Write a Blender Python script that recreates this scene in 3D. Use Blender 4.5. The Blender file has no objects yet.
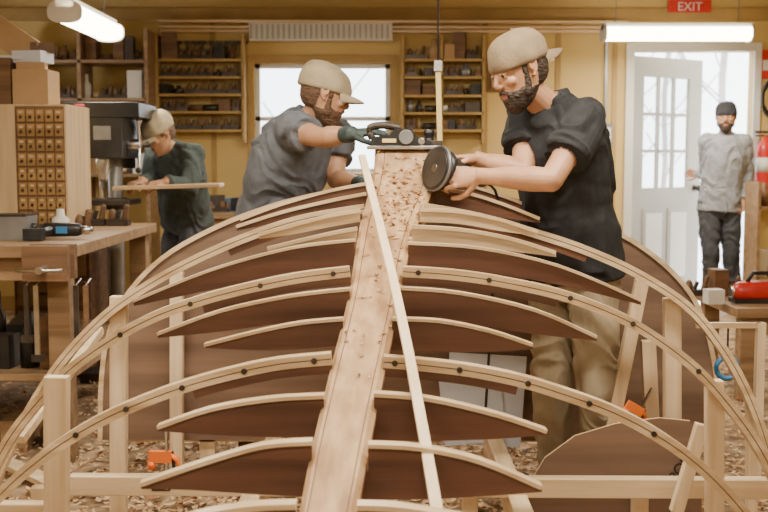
import bpy, math, random
from mathutils import Vector, Matrix, noise
from mathutils.bvhtree import BVHTree
random.seed(7)
V=Vector
F=1067.0; H=1.27; HY=160.0
PITCH=math.atan((256-HY)/F)
cp,sp=math.cos(PITCH),math.sin(PITCH)
def at(px,py,d):
    """survey a point: photo direction + real distance from the camera plane -> metres"""
    u=(px-384)/F; v=(256-py)/F
    y=cp+v*sp; z=-sp+v*cp
    k=d/y
    return V((u*k,d,H+z*k))
def atz(px,z,d):
    p=at(px,HY+(H-z)*F/d,d); p.z=z; return p

# ---------------------------------------------------------------- materials
def newmat(name):
    m=bpy.data.materials.new(name); m.use_nodes=True
    return m,m.node_tree,m.node_tree.nodes['Principled BSDF']
def noisy(name,c1,c2,scale=(8,8,8),rough=.6,bump=.15,detail=6,metal=0,p=(.3,.7),bscale=None,coat=0):
    m,nt,b=newmat(name)
    tc=nt.nodes.new('ShaderNodeTexCoord'); mp=nt.nodes.new('ShaderNodeMapping')
    mp.inputs['Scale'].default_value=scale
    nt.links.new(tc.outputs['Object'],mp.inputs['Vector'])
    n=nt.nodes.new('ShaderNodeTexNoise'); n.inputs['Scale'].default_value=1; n.inputs['Detail'].default_value=detail
    nt.links.new(mp.outputs[0],n.inputs['Vector'])
    r=nt.nodes.new('ShaderNodeValToRGB')
    r.color_ramp.elements[0].position=p[0]; r.color_ramp.elements[1].position=p[1]
    r.color_ramp.elements[0].color=(*c1,1); r.color_ramp.elements[1].color=(*c2,1)
    nt.links.new(n.outputs['Fac'],r.inputs[0]); nt.links.new(r.outputs[0],b.inputs['Base Color'])
    b.inputs['Roughness'].default_value=rough; b.inputs['Metallic'].default_value=metal
    if coat: b.inputs['Coat Weight'].default_value=coat; b.inputs['Coat Roughness'].default_value=.25
    if bump:
        bp=nt.nodes.new('ShaderNodeBump'); bp.inputs['Strength'].default_value=bump; bp.inputs['Distance'].default_value=.01
        src=n
        if bscale:
            src=nt.nodes.new('ShaderNodeTexNoise'); src.inputs['Scale'].default_value=bscale; src.inputs['Detail'].default_value=4
            nt.links.new(tc.outputs['Object'],src.inputs['Vector'])
        nt.links.new(src.outputs['Fac'],bp.inputs['Height']); nt.links.new(bp.outputs[0],b.inputs['Normal'])
    return m
def emis(name,c,s):
    m,nt,b=newmat(name); b.inputs['Base Color'].default_value=(*c,1)
    b.inputs['Emission Color'].default_value=(*c,1); b.inputs['Emission Strength'].default_value=s; return m
AX={'x':(1.5,26,26),'y':(26,1.5,26),'z':(26,26,1.5)}
def wood(name,c1,c2,ax='x',rough=.5,k=1,coat=0): return noisy(name,c1,c2,tuple(s*k for s in AX[ax]),rough,.12,8,p=(.33,.68),coat=coat)
PALE1,PALE2=(.50,.34,.185),(.78,.61,.40)
M={}
M['pale_x']=wood('ash_wood_x',PALE1,PALE2,'x',.36,1,.3); M['pale_y']=wood('ash_wood_y',PALE1,PALE2,'y'); M['pale_z']=wood('pine_wood_z',(.58,.42,.25),(.78,.62,.42),'z')
M['pine_x']=wood('pine_wood_x',(.60,.44,.26),(.80,.64,.43),'x')
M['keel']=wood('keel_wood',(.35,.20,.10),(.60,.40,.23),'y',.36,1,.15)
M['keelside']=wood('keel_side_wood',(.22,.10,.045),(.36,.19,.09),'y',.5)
M['ply']=wood('mahogany_plywood',(.078,.034,.021),(.165,.076,.045),'x',.42,.7)
M['plyb']=wood('bulkhead_plywood',(.14,.088,.062),(.25,.16,.115),'x',.40,.5)
M['glue']=noisy('glue_line',(.10,.05,.02),(.16,.08,.04),bump=0)
M['edge']=wood('plywood_edge',(.42,.27,.13),(.66,.47,.28),'x')
M['batten']=wood('spruce_batten',(.76,.58,.36),(.90,.75,.53),'y')
M['wall']=noisy('ochre_painted_plywood',(.52,.36,.12),(.67,.49,.19),(1.2,1.2,.9),.7,.05)
M['wallt']=noisy('ochre_trim',(.33,.21,.07),(.47,.31,.11),(3,3,3),.7,.05)
M['ceil']=noisy('ceiling_boards',(.30,.20,.075),(.44,.30,.13),(1,8,1),.8,.1)
M['floor']=noisy('sawdust_floor',(.18,.115,.065),(.50,.35,.21),(9,9,9),.9,.5,10,p=(.35,.65))
M['chip']=noisy('wood_shaving',(.56,.36,.19),(.86,.66,.43),(5,5,5),.7,0)
M['chipr']=noisy('red_shaving',(.26,.11,.05),(.46,.23,.11),(5,5,5),.7,0)
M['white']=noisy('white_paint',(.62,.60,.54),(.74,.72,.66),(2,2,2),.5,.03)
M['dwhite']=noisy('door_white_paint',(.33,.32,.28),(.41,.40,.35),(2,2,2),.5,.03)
M['black']=noisy('black_enamel',(.010,.010,.012),(.030,.029,.029),(9,9,9),.4,.05)
M['grey']=noisy('grey_metal',(.20,.20,.21),(.32,.32,.32),(6,6,6),.4,.05,metal=.6)
M['steel']=noisy('steel',(.5,.5,.5),(.7,.7,.7),(20,20,20),.28,.03,metal=1)
M['iron']=noisy('dark_iron',(.035,.03,.026),(.10,.08,.065),(12,12,12),.42,.1,metal=.5)
M['red']=noisy('red_paint',(.50,.02,.015),(.62,.04,.03),(4,4,4),.35,0)
M['orange']=noisy('orange_plastic',(.80,.16,.02),(.9,.22,.03),(4,4,4),.4,0)
M['blue']=noisy('blue_plastic',(.03,.16,.36),(.05,.22,.45),(4,4,4),.4,0)
M['green']=noisy('green_plastic',(.05,.2,.12),(.07,.28,.16),(4,4,4),.5,0)
M['card']=noisy('cardboard',(.36,.23,.11),(.48,.32,.17),(3,3,3),.8,.05)
M['drawer']=wood('drawer_oak',(.27,.15,.05),(.45,.27,.10),'x',.45)
M['cab']=wood('cabinet_maple',(.48,.34,.19),(.66,.50,.30),'z',.5)
M['bench']=wood('bench_wood',(.20,.12,.06),(.36,.23,.12),'x',.55)
M['brown']=wood('old_brown_wood',(.10,.05,.022),(.21,.11,.05),'x',.6)
M['paper']=noisy('paper',(.56,.60,.68),(.68,.71,.78),(2,2,2),.6,0)
M['snow']=noisy('snowy_ground',(.75,.78,.82),(.92,.94,.97),(.6,.6,.6),.9,.2)
M['bark']=noisy('bark',(.28,.25,.22),(.42,.38,.34),(3,3,1),.9,.3)
M['tube']=emis('fluorescent_tube',(1,.92,.72),16)
M['yellow']=noisy('yellow_cord',(.72,.54,.20),(.85,.68,.30),(4,4,4),.5,0)
gm,gnt,gb=newmat('window_glass'); gb.inputs['Transmission Weight'].default_value=1; gb.inputs['Roughness'].default_value=.02; gb.inputs['IOR'].default_value=1.05
M['glass']=gm
SKIN=noisy('skin',(.41,.21,.118),(.54,.30,.18),(14,14,14),.48,.10,4,bscale=160)
SKIN.node_tree.nodes['Principled BSDF'].inputs['Subsurface Weight'].default_value=.03
SKINL=noisy('forearm_skin',(.44,.225,.13),(.55,.31,.19),(14,14,14),.48,.1,4,bscale=140)
LIP=noisy('lip',(.30,.12,.085),(.36,.15,.105),bump=0,rough=.4)
HAIR=noisy('dark_hair',(.016,.010,.007),(.060,.036,.023),(70,70,160),.6,1.0,4)
BHAIR=noisy('brown_beard',(.07,.035,.018),(.17,.09,.05),(70,70,160),.6,1.0,4)
EYEW=noisy('eye_white',(.42,.40,.37),(.48,.46,.43),bump=0,rough=.2)
IRIS=noisy('iris',(.02,.012,.008),(.03,.02,.012),bump=0,rough=.15)
BLK=noisy('black_tshirt',(.009,.010,.012),(.021,.022,.026),(30,30,30),.85,.2)
GRY=noisy('grey_tshirt',(.105,.115,.138),(.15,.16,.185),(30,30,30),.9,.2)
KHK=noisy('khaki_trousers',(.26,.21,.135),(.40,.33,.23),(9,9,9),.9,.3)
DGR=noisy('dark_green_sweater',(.035,.048,.048),(.062,.08,.076),(40,40,40),.95,.3)
DRK=noisy('dark_trousers',(.03,.032,.04),(.06,.062,.07),(20,20,20),.9,.2)
LGR=noisy('light_grey_sweater',(.22,.23,.26),(.33,.34,.37),(40,40,40),.95,.3)
BOOT=noisy('boot_leather',(.06,.035,.02),(.14,.08,.05),(20,20,20),.6,.2)
GLV=noisy('black_glove',(.02,.03,.03),(.06,.09,.09),(30,30,30),.6,.2)
TAN=noisy('tan_cap_cloth',(.20,.145,.088),(.29,.215,.138),(12,12,12),.9,.25,bscale=120)
CAM=noisy('light_tan_cap_cloth',(.33,.265,.17),(.44,.36,.245),(14,14,14),.9,.25,3,bscale=120)
BEAN=noisy('black_knit',(.015,.015,.018),(.04,.04,.045),(60,60,60),.95,.4)

# ---------------------------------------------------------------- mesh builder
def basis(d,up=V((0,0,1))):
    d=d.normalized(); up=V(up)
    if abs(d.dot(up.normalized()))>.98: up=V((0,1,0))
    s=d.cross(up).normalized(); u=s.cross(d).normalized()
    return d,s,u
class MB:
    def __init__(s): s.v=[];s.f=[];s.mi=[];s.sm=[];s.mats=[]
    def m(s,mat):
        if isinstance(mat,str): mat=M[mat]
        if mat not in s.mats: s.mats.append(mat)
        return s.mats.index(mat)
    def add(s,vs,fs,mat,smooth=False):
        o=len(s.v); i=s.m(mat); s.v+= [tuple(v) for v in vs]
        for f in fs: s.f.append(tuple(o+k for k in f)); s.mi.append(i); s.sm.append(smooth)
    def box(s,c,sz,mat,rot=None):
        c=V(c); R=rot or Matrix.Identity(3)
        vs=[c+R@V((x*sz[0]/2,y*sz[1]/2,z*sz[2]/2)) for z in(-1,1) for y in(-1,1) for x in(-1,1)]
        s.add(vs,[(0,2,3,1),(4,5,7,6),(0,1,5,4),(2,6,7,3),(0,4,6,2),(1,3,7,5)],mat)
    def bx(s,x0,x1,y0,y1,z0,z1,mat): s.box(((x0+x1)/2,(y0+y1)/2,(z0+z1)/2),(abs(x1-x0),abs(y1-y0),abs(z1-z0)),mat)
    def beam(s,p0,p1,w,h,mat,up=(0,0,1)):
        p0=V(p0);p1=V(p1); d,a,u=basis(p1-p0,up)
        vs=[p+a*(x*w/2)+u*(z*h/2) for p in(p0,p1) for z in(-1,1) for x in(-1,1)]
        s.add(vs,[(0,1,3,2),(4,6,7,5),(0,4,5,1),(2,3,7,6),(0,2,6,4),(1,5,7,3)],mat)
    def rings(s,rs,mat,n=20,caps=True,pw=1.0,smooth=True):
        vs=[];fs=[]
        for c,a,b in rs:
            for k in range(n):
                t=2*math.pi*k/n; ct,st=math.cos(t),math.sin(t)
                ct=math.copysign(abs(ct)**pw,ct); st=math.copysign(abs(st)**pw,st)
                vs.append(V(c)+V(a)*ct+V(b)*st)
        for r in range(len(rs)-1):
            for k in range(n):
                k2=(k+1)%n; fs.append((r*n+k,r*n+k2,(r+1)*n+k2,(r+1)*n+k))
        s.add(vs,fs,mat,smooth)
        if caps:
            o=len(s.v)-len(vs); i=s.m(mat)
            s.f.append(tuple(o+k for k in range(n))[::-1]); s.mi.append(i); s.sm.append(False)
            s.f.append(tuple(o+(len(rs)-1)*n+k for k in range(n))); s.mi.append(i); s.sm.append(False)
    def cyl(s,p0,p1,r0,mat,r1=None,n=16):
        r1=r0 if r1 is None else r1; p0=V(p0);p1=V(p1); d,a,u=basis(p1-p0)
        s.rings([(p0,a*r0,u*r0),(p1,a*r1,u*r1)],mat,n)
    def lathe(s,p0,axis,prof,mat,n=20):
        d,a,u=basis(V(axis)); s.rings([(V(p0)+d*h,a*r,u*r) for h,r in prof],mat,n)
    def capsule(s,p0,p1,r0,r1,mat,n=14,flat=1.0,up=(0,0,1)):
        p0=V(p0);p1=V(p1); d,a,u=basis(p1-p0,up); rs=[]
        for k in range(5):
            t=math.pi/2*(k+.15)/5; rs.append((p0-d*r0*math.cos(t),a*r0*math.sin(t),u*r0*math.sin(t)*flat))
        for k in range(5):
            t=math.pi/2*(1-k/5); rs.append((p1+d*r1*math.cos(t),a*r1*math.sin(t),u*r1*math.sin(t)*flat))
        s.rings(rs,mat,n)
    def ball(s,c,r,mat,R=None,n=16):
        R=R or Matrix.Identity(3); r=(r,r,r) if not hasattr(r,'__len__') else r; c=V(c); rs=[]
        for k in range(10):
            t=math.pi*(k+.12)/9.24; 
            rs.append((c+R@V((0,0,-r[2]*math.cos(t))),R@V((r[0]*math.sin(t),0,0)),R@V((0,r[1]*math.sin(t),0))))
        s.rings(rs,mat,n)
    def tube(s,pts,r,mat,n=8):
        pts=[V(p) for p in pts]; rs=[]
        for i,p in enumerate(pts):
            t=pts[min(i+1,len(pts)-1)]-pts[max(i-1,0)]; d,a,u=basis(t); rs.append((p,a*r,u*r))
        s.rings(rs,mat,n)
    def prism(s,poly,ex,mat,edge=None):
        n=len(poly); ex=V(ex); a=[V(p) for p in poly]; b=[p+ex for p in a]
        s.add(a+b,[tuple(range(n)),tuple(range(n,2*n))[::-1]],mat)
        s.add(a+b,[(k,n+k,n+(k+1)%n,(k+1)%n) for k in range(n)],edge or mat)
    def strip(s,pts,t0,t1,y0,y1,mat):
        pts=[V(p) for p in pts]; vs=[];fs=[]
        for i,p in enumerate(pts):
            t=(pts[min(i+1,len(pts)-1)]-pts[max(i-1,0)]); t.y=0; t.normalize()
            nrm=V((-t.z,0,t.x)); 
            if nrm.z<0 : nrm=-nrm
            for o,y in((t0,y0),(t0,y1),(t1,y1),(t1,y0)):
                q=p-nrm*o; vs.append(V((q.x,p.y+y,q.z)))
        for i in range(len(pts)-1):
            for k in range(4):
                k2=(k+1)%4; fs.append((i*4+k,i*4+k2,i*4+4+k2,i*4+4+k))
        e=(len(pts)-1)*4; fs+=[(3,2,1,0),(e,e+1,e+2,e+3)]
        s.add(vs,fs,mat)
    def mesh(s,name):
        me=bpy.data.meshes.new(name); me.from_pydata(s.v,[],s.f)
        for m in s.mats: me.materials.append(m)
        me.polygons.foreach_set('material_index',s.mi); me.polygons.foreach_set('use_smooth',s.sm); me.update()
        return me
    def obj(s,name,bevel=0,parent=None,fix=True):
        xs=[v[0] for v in s.v];ys=[v[1] for v in s.v];zs=[v[2] for v in s.v]
        o=V(((min(xs)+max(xs))/2,(min(ys)+max(ys))/2,min(zs)))
        s.v=[(v[0]-o.x,v[1]-o.y,v[2]-o.z) for v in s.v]
        me=s.mesh(name)
        if fix:
            import bmesh
            bm=bmesh.new(); bm.from_mesh(me); bmesh.ops.recalc_face_normals(bm,faces=bm.faces); bm.to_mesh(me); bm.free()
        ob=bpy.data.objects.new(name,me); ob.location=o; bpy.context.collection.objects.link(ob)
        if bevel:
            b=ob.modifiers.new('bevel','BEVEL'); b.width=bevel; b.segments=2; b.limit_method='ANGLE'; b.angle_limit=.6
        if parent: par(ob,parent)
        return ob
def empty(name,loc):
    e=bpy.data.objects.new(name,None); e.empty_display_size=.1; e.location=loc; bpy.context.collection.objects.link(e); return e
def par(o,p): o.parent=p; o.matrix_parent_inverse=Matrix.Translation(-p.location)
def smoothpts(pts,sub=5):
    out=[]; P=[V(p) for p in pts]; n=len(P)
    for i in range(n-1):
        a,b,c,d=P[max(i-1,0)],P[i],P[i+1],P[min(i+2,n-1)]
        for k in range(sub):
            t=k/sub
            out.append(.5*((2*b)+(c-a)*t+(2*a-5*b+4*c-d)*t*t+(3*b-a-3*c+d)*t**3))
    out.append(P[-1]); return out
def text(body,loc,size,mat,parent,rot=(math.pi/2,0,0),name='lettering'):
    cu=bpy.data.curves.new(name,'FONT'); cu.body=body; cu.size=size; cu.extrude=.001; cu.align_x='CENTER'
    cu.materials.append(mat); o=bpy.data.objects.new(name,cu); o.location=loc; o.rotation_euler=rot
    bpy.context.collection.objects.link(o)
    if parent: par(o,parent)

# ---------------------------------------------------------------- room
D=9.0; XL,XR=-3.6,3.6; YR=-2.6; CZ=2.62; T=.12
def px2x(px,d=D): return (px-384)/F*d
wx0,wx1,wz0,wz1=px2x(256),px2x(390),1.16,2.07
dx0,dx1,dz1=px2x(631),px2x(749),2.17
b=MB()
for x0,x1,z0,z1 in [(XL,wx0,0,CZ),(wx0,wx1,0,wz0),(wx0,wx1,wz1,CZ),(wx1,dx0,0,CZ),(dx0,dx1,dz1,CZ),(dx1,XR,0,CZ)]:
    b.bx(x0,x1,D,D+T,z0,z1,'wall')
b.obj('wall_back')
b=MB()
lw=(6.7,8.3,1.25,2.05)
for y0,y1,z0,z1 in [(YR,lw[0],0,CZ),(lw[0],lw[1],0,lw[2]),(lw[0],lw[1],lw[3],CZ),(lw[1],D+T,0,CZ)]:
    b.bx(XL-T,XL,y0,y1,z0,z1,'wall')
b.obj('wall_left')
b=MB(); b.bx(XR,XR+T,YR,D+T,0,CZ,'wall'); b.obj('wall_right')
b=MB(); b.bx(XL-T,XR+T,YR-T,YR,0,CZ,'wall'); b.obj('wall_front')
b=MB(); b.bx(XL-T,XR+T,YR-T,D+T,-.1,0,'floor'); b.obj('floor')
b=MB(); b.bx(XL-T,XR+T,YR-T,D+T,CZ,CZ+.1,'ceil'); b.obj('ceiling')
for yy in (8.2,7.0,5.8):
    b=MB(); b.bx(XL,XR,yy,yy+.05,CZ-.10,CZ-.001,'wallt'); b.obj('ceiling_joist',.004)
b=MB(); b.bx(XL,XR,D-.03,D,2.42,2.52,'wallt'); b.obj('trim_1')
b=MB()
for px in (215,484,556,612): b.bx(px2x(px)-.02,px2x(px)+.02,D-.012,D,0,2.42,'wallt')
b.obj('trim_2')
b=MB(); b.bx(XL,dx0-.1,D-.02,D,0,.12,'wallt'); b.obj('baseboard_back')
b=MB()
for x0,x1,z0,z1 in [(wx0-.06,wx0,wz0-.06,wz1+.07),(wx1,wx1+.06,wz0-.06,wz1+.07),(wx0,wx1,wz1,wz1+.07),(wx0-.09,wx1+.09,wz0-.05,wz0)]:
    b.bx(x0,x1,D-.03,D-.001,z0,z1,'wallt')
for x in (wx0+.02,(wx0+wx1)/2,wx1-.02): b.bx(x-.02,x+.02,D+.03,D+.07,wz0,wz1,'white')
for z in (wz0+.02,(wz0+wz1)/2,wz1-.02): b.bx(wx0,wx1,D+.03,D+.07,z-.018,z+.018,'white')
b.bx(wx0,wx1,D+.048,D+.052,wz0,wz1,'glass')
b.obj('window_1')
b=MB()
for y in (lw[0]+.02,(lw[0]+lw[1])/2,lw[1]-.02): b.bx(XL-.07,XL-.03,y-.02,y+.02,lw[2],lw[3],'white')
for z in (lw[2]+.02,(lw[2]+lw[3])/2,lw[3]-.02): b.bx(XL-.07,XL-.03,lw[0],lw[1],z-.018,z+.018,'white')
b.obj('window_2')
b=MB()
b.bx(dx0-.07,dx0,D-.03,D-.001,0,dz1+.07,'white'); b.bx(dx1,dx1+.06,D-.03,D-.001,0,dz1+.07,'white'); b.bx(dx0,dx1,D-.03,D-.001,dz1,dz1+.07,'white')
b.obj('trim_3',.004)
ang=math.radians(-33); hx=V((dx0+.02,D+T+.03,0)); ld=V((math.cos(ang),-math.sin(ang),0)); ln=V((math.sin(ang),math.cos(ang),0))
W=.86; HT=2.15
def leafbox(b,u0,u1,z0,z1,th,mat,off=0):
    b.beam(hx+ld*u0+V((0,0,(z0+z1)/2))+ln*off,hx+ld*u1+V((0,0,(z0+z1)/2))+ln*off,th,z1-z0,mat)
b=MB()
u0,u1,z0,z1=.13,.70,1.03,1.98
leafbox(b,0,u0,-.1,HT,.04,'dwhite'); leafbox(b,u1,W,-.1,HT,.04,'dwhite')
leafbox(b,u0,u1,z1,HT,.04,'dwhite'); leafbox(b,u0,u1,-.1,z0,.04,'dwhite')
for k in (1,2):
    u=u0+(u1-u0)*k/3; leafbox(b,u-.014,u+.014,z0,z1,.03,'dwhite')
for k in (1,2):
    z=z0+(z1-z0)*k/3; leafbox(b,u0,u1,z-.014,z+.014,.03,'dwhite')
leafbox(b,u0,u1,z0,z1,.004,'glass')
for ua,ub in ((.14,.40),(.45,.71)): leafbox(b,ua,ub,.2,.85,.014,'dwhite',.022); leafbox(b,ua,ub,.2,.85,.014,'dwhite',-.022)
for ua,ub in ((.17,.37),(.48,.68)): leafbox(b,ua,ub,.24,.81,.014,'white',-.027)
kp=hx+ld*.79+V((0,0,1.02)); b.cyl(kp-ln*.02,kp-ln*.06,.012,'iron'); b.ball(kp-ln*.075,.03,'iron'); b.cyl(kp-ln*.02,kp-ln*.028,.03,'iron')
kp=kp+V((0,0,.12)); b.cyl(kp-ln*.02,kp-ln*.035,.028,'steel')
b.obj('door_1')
b=MB(); b.bx(-14,16,D+T+.01,30,-.25,-.12,'snow'); b.obj('snowy_ground')
for k in range(7):
    b=MB(); x=random.uniform(-5,7); y=random.uniform(17,24); z0=-.13
    p=[V((x,y,z0)),V((x+.1,y,1.2)),V((x+.05,y,2.6)),V((x+.2,y,4.2))]
    b.tube(smoothpts(p,3),.06,'bark')
    for j in range(9):
        z=random.uniform(.8,4); a=random.uniform(0,6.28); L=random.uniform(.5,1.3)
        b.tube([V((x+.08,y,z)),V((x+.08+math.cos(a)*L*.5,y+math.sin(a)*.3,z+L*.4)),V((x+.08+math.cos(a)*L,y+math.sin(a)*.5,z+L))],.014,'bark',5)
    b.obj('bare_tree')

# ---------------------------------------------------------------- boat skeleton
KEYS=[(1.80,280,338,590),(2.05,298,356,514),(2.30,310,368,450),(2.50,321,377,403),(2.68,331,386,362),(2.85,341,394,324),(3.0,349,401,290),(3.2,355,408,251),(3.4,360,418,219),(3.55,368,431,193),(3.72,374,437,166),(3.92,375,438,143)]
def keel_sec(d):
    for i in range(len(KEYS)-1):
        if d<=KEYS[i+1][0] or i==len(KEYS)-2:
            a,c=KEYS[i],KEYS[i+1]; t=(d-a[0])/(c[0]-a[0]); break
    q=[a[k]+(c[k]-a[k])*t for k in range(4)]
    return at(q[1],q[3],d),at(q[2],q[3],d)
boat=empty('boat_hull_skeleton',(0,3,.2))
b=MB(); n=40; rows=[]
for i in range(n+1):
    d=1.80+2.12*i/n; 
    l=(keel_sec(d-.05)[0]+keel_sec(d)[0]+keel_sec(min(d+.05,3.92))[0])/3; r=(keel_sec(d-.05)[1]+keel_sec(d)[1]+keel_sec(min(d+.05,3.92))[1])/3
    l.y=r.y=d
    rows.append((l,r,.055 if d<3.25 else .055+.16*((d-3.25)/.67)))
vs=[]
for l,r,th in rows:
    c=.012; x=V((1,0,0)); z=V((0,0,1))
    ins=min(.035,(r.x-l.x)*.2)
    vs+=[l+x*c,r-x*c,r-z*c,r-z*th*.55,r-z*th-x*ins,l-z*th+x*ins,l-z*th*.55,l-z*c]
fs=[];fs2=[]
for i in range(n):
    for k in range(8):
        k2=(k+1)%8; (fs if k in(0,1,7) else fs2).append((i*8+k,i*8+k2,i*8+8+k2,i*8+8+k))
fs2+=[tuple(range(8)),tuple(range(n*8,n*8+8))[::-1]]
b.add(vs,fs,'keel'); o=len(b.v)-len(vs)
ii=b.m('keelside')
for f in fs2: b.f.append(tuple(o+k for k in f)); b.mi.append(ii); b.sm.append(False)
for i in range(0,n,1):
    l,r,th=rows[i]; l2,r2,th2=rows[i+1]
    a=(l+r)/2-V((0,0,th+.03)); c=(l2+r2)/2-V((0,0,th2+.03)); b.beam(a,c,.05,.07,'ply')
for i in range(n-1):
    for t in (.16,.84):
        a=rows[i][0].lerp(rows[i][1],t)+V((0,0,.0004)); c=rows[i+1][0].lerp(rows[i+1][1],t)+V((0,0,.0004)); b.beam(a,c,.0022,.0012,'glue')
b.obj('keel',0,boat)
def web(d,lt,rt,lb,rb,name='frame_web',cap=.010,face='ply',th=.018):
    L=smoothpts([at(x,y,d) for x,y in lt],4); R=smoothpts([at(x,y,d) for x,y in rt],4)
    LB=smoothpts([at(x,y,d) for x,y in lb],4); RB=smoothpts([at(x,y,d) for x,y in rb],4)
    b=MB()
    zk=min(keel_sec(d)[0].z,keel_sec(d+th)[0].z)-.03
    notch=[V((L[0].x,d,min(zk,L[0].z-.01))),V((R[0].x,d,min(zk,R[0].z-.01)))]
    notch=[V((q.x,q.y,max(q.z,LB[0].z+.004))) for q in notch]
    poly=L[::-1]+notch+R+RB[::-1]+LB
    pl=[]
    for p in poly:
        if not pl or (p-pl[-1]).length>1e-4: pl.append(p)
    if (pl[0]-pl[-1]).length<1e-4: pl.pop()
    b.prism(pl,(0,th,0),face,'edge')
    if cap:
        b.strip([p+V((0,0,.002)) for p in L[::-1]],-.001,cap,-.006,.030,'pale_x'); b.strip([p+V((0,0,.002)) for p in R],-.001,cap,-.006,.030,'pale_x')
    return b.obj(name,0,boat)
web(2.27,[(312,442),(262,446),(205,462),(140,484)],[(368,445),(420,448),(480,461),(542,487)],[(305,497),(250,494),(190,490),(141,489)],[(362,500),(430,499),(490,496),(542,492)],cap=.008)
web(2.49,[(324,396),(270,399),(210,409),(157,427)],[(374,394),(430,399),(495,414),(547,431)],[(318,437),(260,437),(200,434),(158,431)],[(370,440),(430,441),(495,439),(547,435)],cap=.008)
web(2.84,[(343,319),(300,323),(255,332),(204,345)],[(392,319),(440,321),(490,331),(533,345)],[(337,346),(290,350),(245,350),(205,348)],[(388,350),(440,352),(490,352),(533,349)],cap=.007)
web(2.97,[(350,289),(290,296),(220,311),(157,334)],[(399,288),(460,293),(535,310),(597,337)],[(345,316),(290,322),(225,331),(158,338)],[(396,318),(460,323),(535,334),(597,341)],cap=.007)
web(3.20,[(355,240),(290,248),(210,270),(133,301)],[(408,243),(480,248),(560,266),(641,300)],[(352,265),(290,272),(215,289),(134,306)],[(405,267),(480,272),(560,285),(641,305)],cap=.007)
web(3.30,[(357,228),(330,233),(300,240),(267,248)],[(412,226),(460,229),(510,238),(556,252)],[(356,242),(330,247),(300,252),(268,253)],[(410,242),(460,245),(510,251),(556,257)],face='pale_x')
web(3.40,[(360,210),(330,215),(295,224),(258,234)],[(420,209),(460,211),(500,219),(538,231)],[(358,222),(330,227),(295,234),(259,239)],[(418,222),(460,224),(500,231),(538,236)],face='pale_x')
web(3.62,[(366,193),(330,200),(280,212),(236,226)],[(436,188),(470,193),(505,204),(540,218)],[(364,208),(330,213),(280,222),(237,231)],[(434,206),(470,210),(505,218),(540,223)],face='ply')
web(3.78,[(372,182),(330,190),(280,204),(240,219)],[(437,180),(470,185),(505,196),(535,208)],[(370,196),(330,203),(280,214),(241,224)],[(436,196),(470,200),(505,207),(535,213)],face='ply')
web(2.02,[(296,505),(250,507),(195,516),(150,530)],[(357,506),(400,508),(470,520),(520,535)],[(290,560),(250,560),(195,550),(151,535)],[(350,560),(400,560),(470,550),(520,540)])
def hoop(d,left,right,dl,name='bent_rib',t=.030,dep=.040,bolts=True):
    b=MB()
    for side,pts in((0,left),(1,right)):
        P=smoothpts([at(x,y,d) for x,y in pts],5)
        b.strip(P,0,t*.44,-dep/2,dep/2,'pale_x'); b.strip(P,t*.44,t*.54,-dep/2+.002,dep/2-.002,'glue'); b.strip(P,t*.54,t,-dep/2,dep/2,'pale_x')
        nd=dl*5
        Q=P[:nd+1]; b.strip(Q,t,t+.022,-dep/2+.004,dep/2-.004,'ply')
        for k in range(2,len(P)-4,7):
            p=P[k]; tg=(P[k+1]-P[k-1]).normalized(); nn=V((-tg.z,0,tg.x)); nn=nn if nn.z>0 else -nn
            if bolts and k<len(P)*.6:
                c=p-nn*t*.5; b.cyl(c+V((0,-dep/2-.005,0)),c+V((0,-dep/2+.004,0)),.0075,'iron',n=12)
    return b.obj(name,0,boat)
hoop(2.68,[(331,352),(280,357),(235,366),(190,378),(150,392),(110,409),(75,428),(40,452),(0,487),(-40,534),(-66,600)],
          [(384,355),(420,358),(470,364),(520,374),(560,386),(610,404),(655,427),(700,459),(742,502),(775,550),(796,610)],3)
hoop(3.06,[(349,266),(300,272),(250,282),(200,295),(150,313),(100,341),(60,372),(25,410),(0,446),(-25,500),(-42,570)],
          [(403,266),(450,269),(500,276),(560,289),(610,307),(650,328),(700,366),(740,412),(768,455),(792,510),(806,570)],3)
hoop(3.50,[(364,204),(310,213),(270,224),(225,241),(180,262),(140,285),(105,310),(70,345),(40,385),(12,435),(-8,480),(-16,525)],
          [(425,203),(480,213),(540,230),(590,247),(640,270),(690,303),(725,345),(750,390),(767,435),(778,480),(782,525)],3,bolts=False)
d=4.12
LP=smoothpts([at(x,y,d) for x,y in [(395,188),(340,193),(280,206),(220,228),(165,259),(128,298),(110,340),(104,385),(103,440)]],5)
RP=smoothpts([at(x,y,d) for x,y in [(395,188),(460,192),(540,209),(610,232),(655,260),(688,295),(705,335),(714,385),(716,440)]],5)
b=MB(); b.prism(LP[::-1]+RP[1:],(0,.018,0),'plyb','edge')
b.strip(LP,-.018,0,-.012,.035,'pale_x'); b.strip(RP,-.018,0,-.012,.035,'pale_x')
b.bx(-1.05,1.2,4.14,4.18,.16,.24,'pine_x')
for x in (-.7,.0,.7): b.bx(x-.03,x+.03,4.14,4.18,.0,.9,'pale_z')
b.obj('bulkhead',0,boat)
b=MB()
b.beam(at(70,484,3.3),at(820,488,3.3),.045,.062,'pine_x'); 
b.beam(at(-40,512,3.02),at(60,512,3.02),.045,.06,'pine_x')
for x in (-.42,.42): b.bx(x-.03,x+.03,1.7,4.1,.13,.22,'pale_y')
for x in (-.42,.42):
    for y in (1.9,3.3,4.05): b.bx(x-.03,x+.03,y-.03+.06,y+.03+.06,0,.13,'pale_z')
def post(px,y0,d,w,dep=.04,z=0,px2=None):
    p=at(px,y0,d); q=atz(px2 or px,z,d); b.beam(p,q,w,dep,'pale_z',up=(0,1,0))
post(57,376,2.98,.066); post(119,296,3.54,.055); post(177,272,4.07,.05); post(672,298,3.54,.055); post(714,380,3.10,.05); post(642,280,3.66,.045,px2=592)
post(751,398,3.54,.03)
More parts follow.
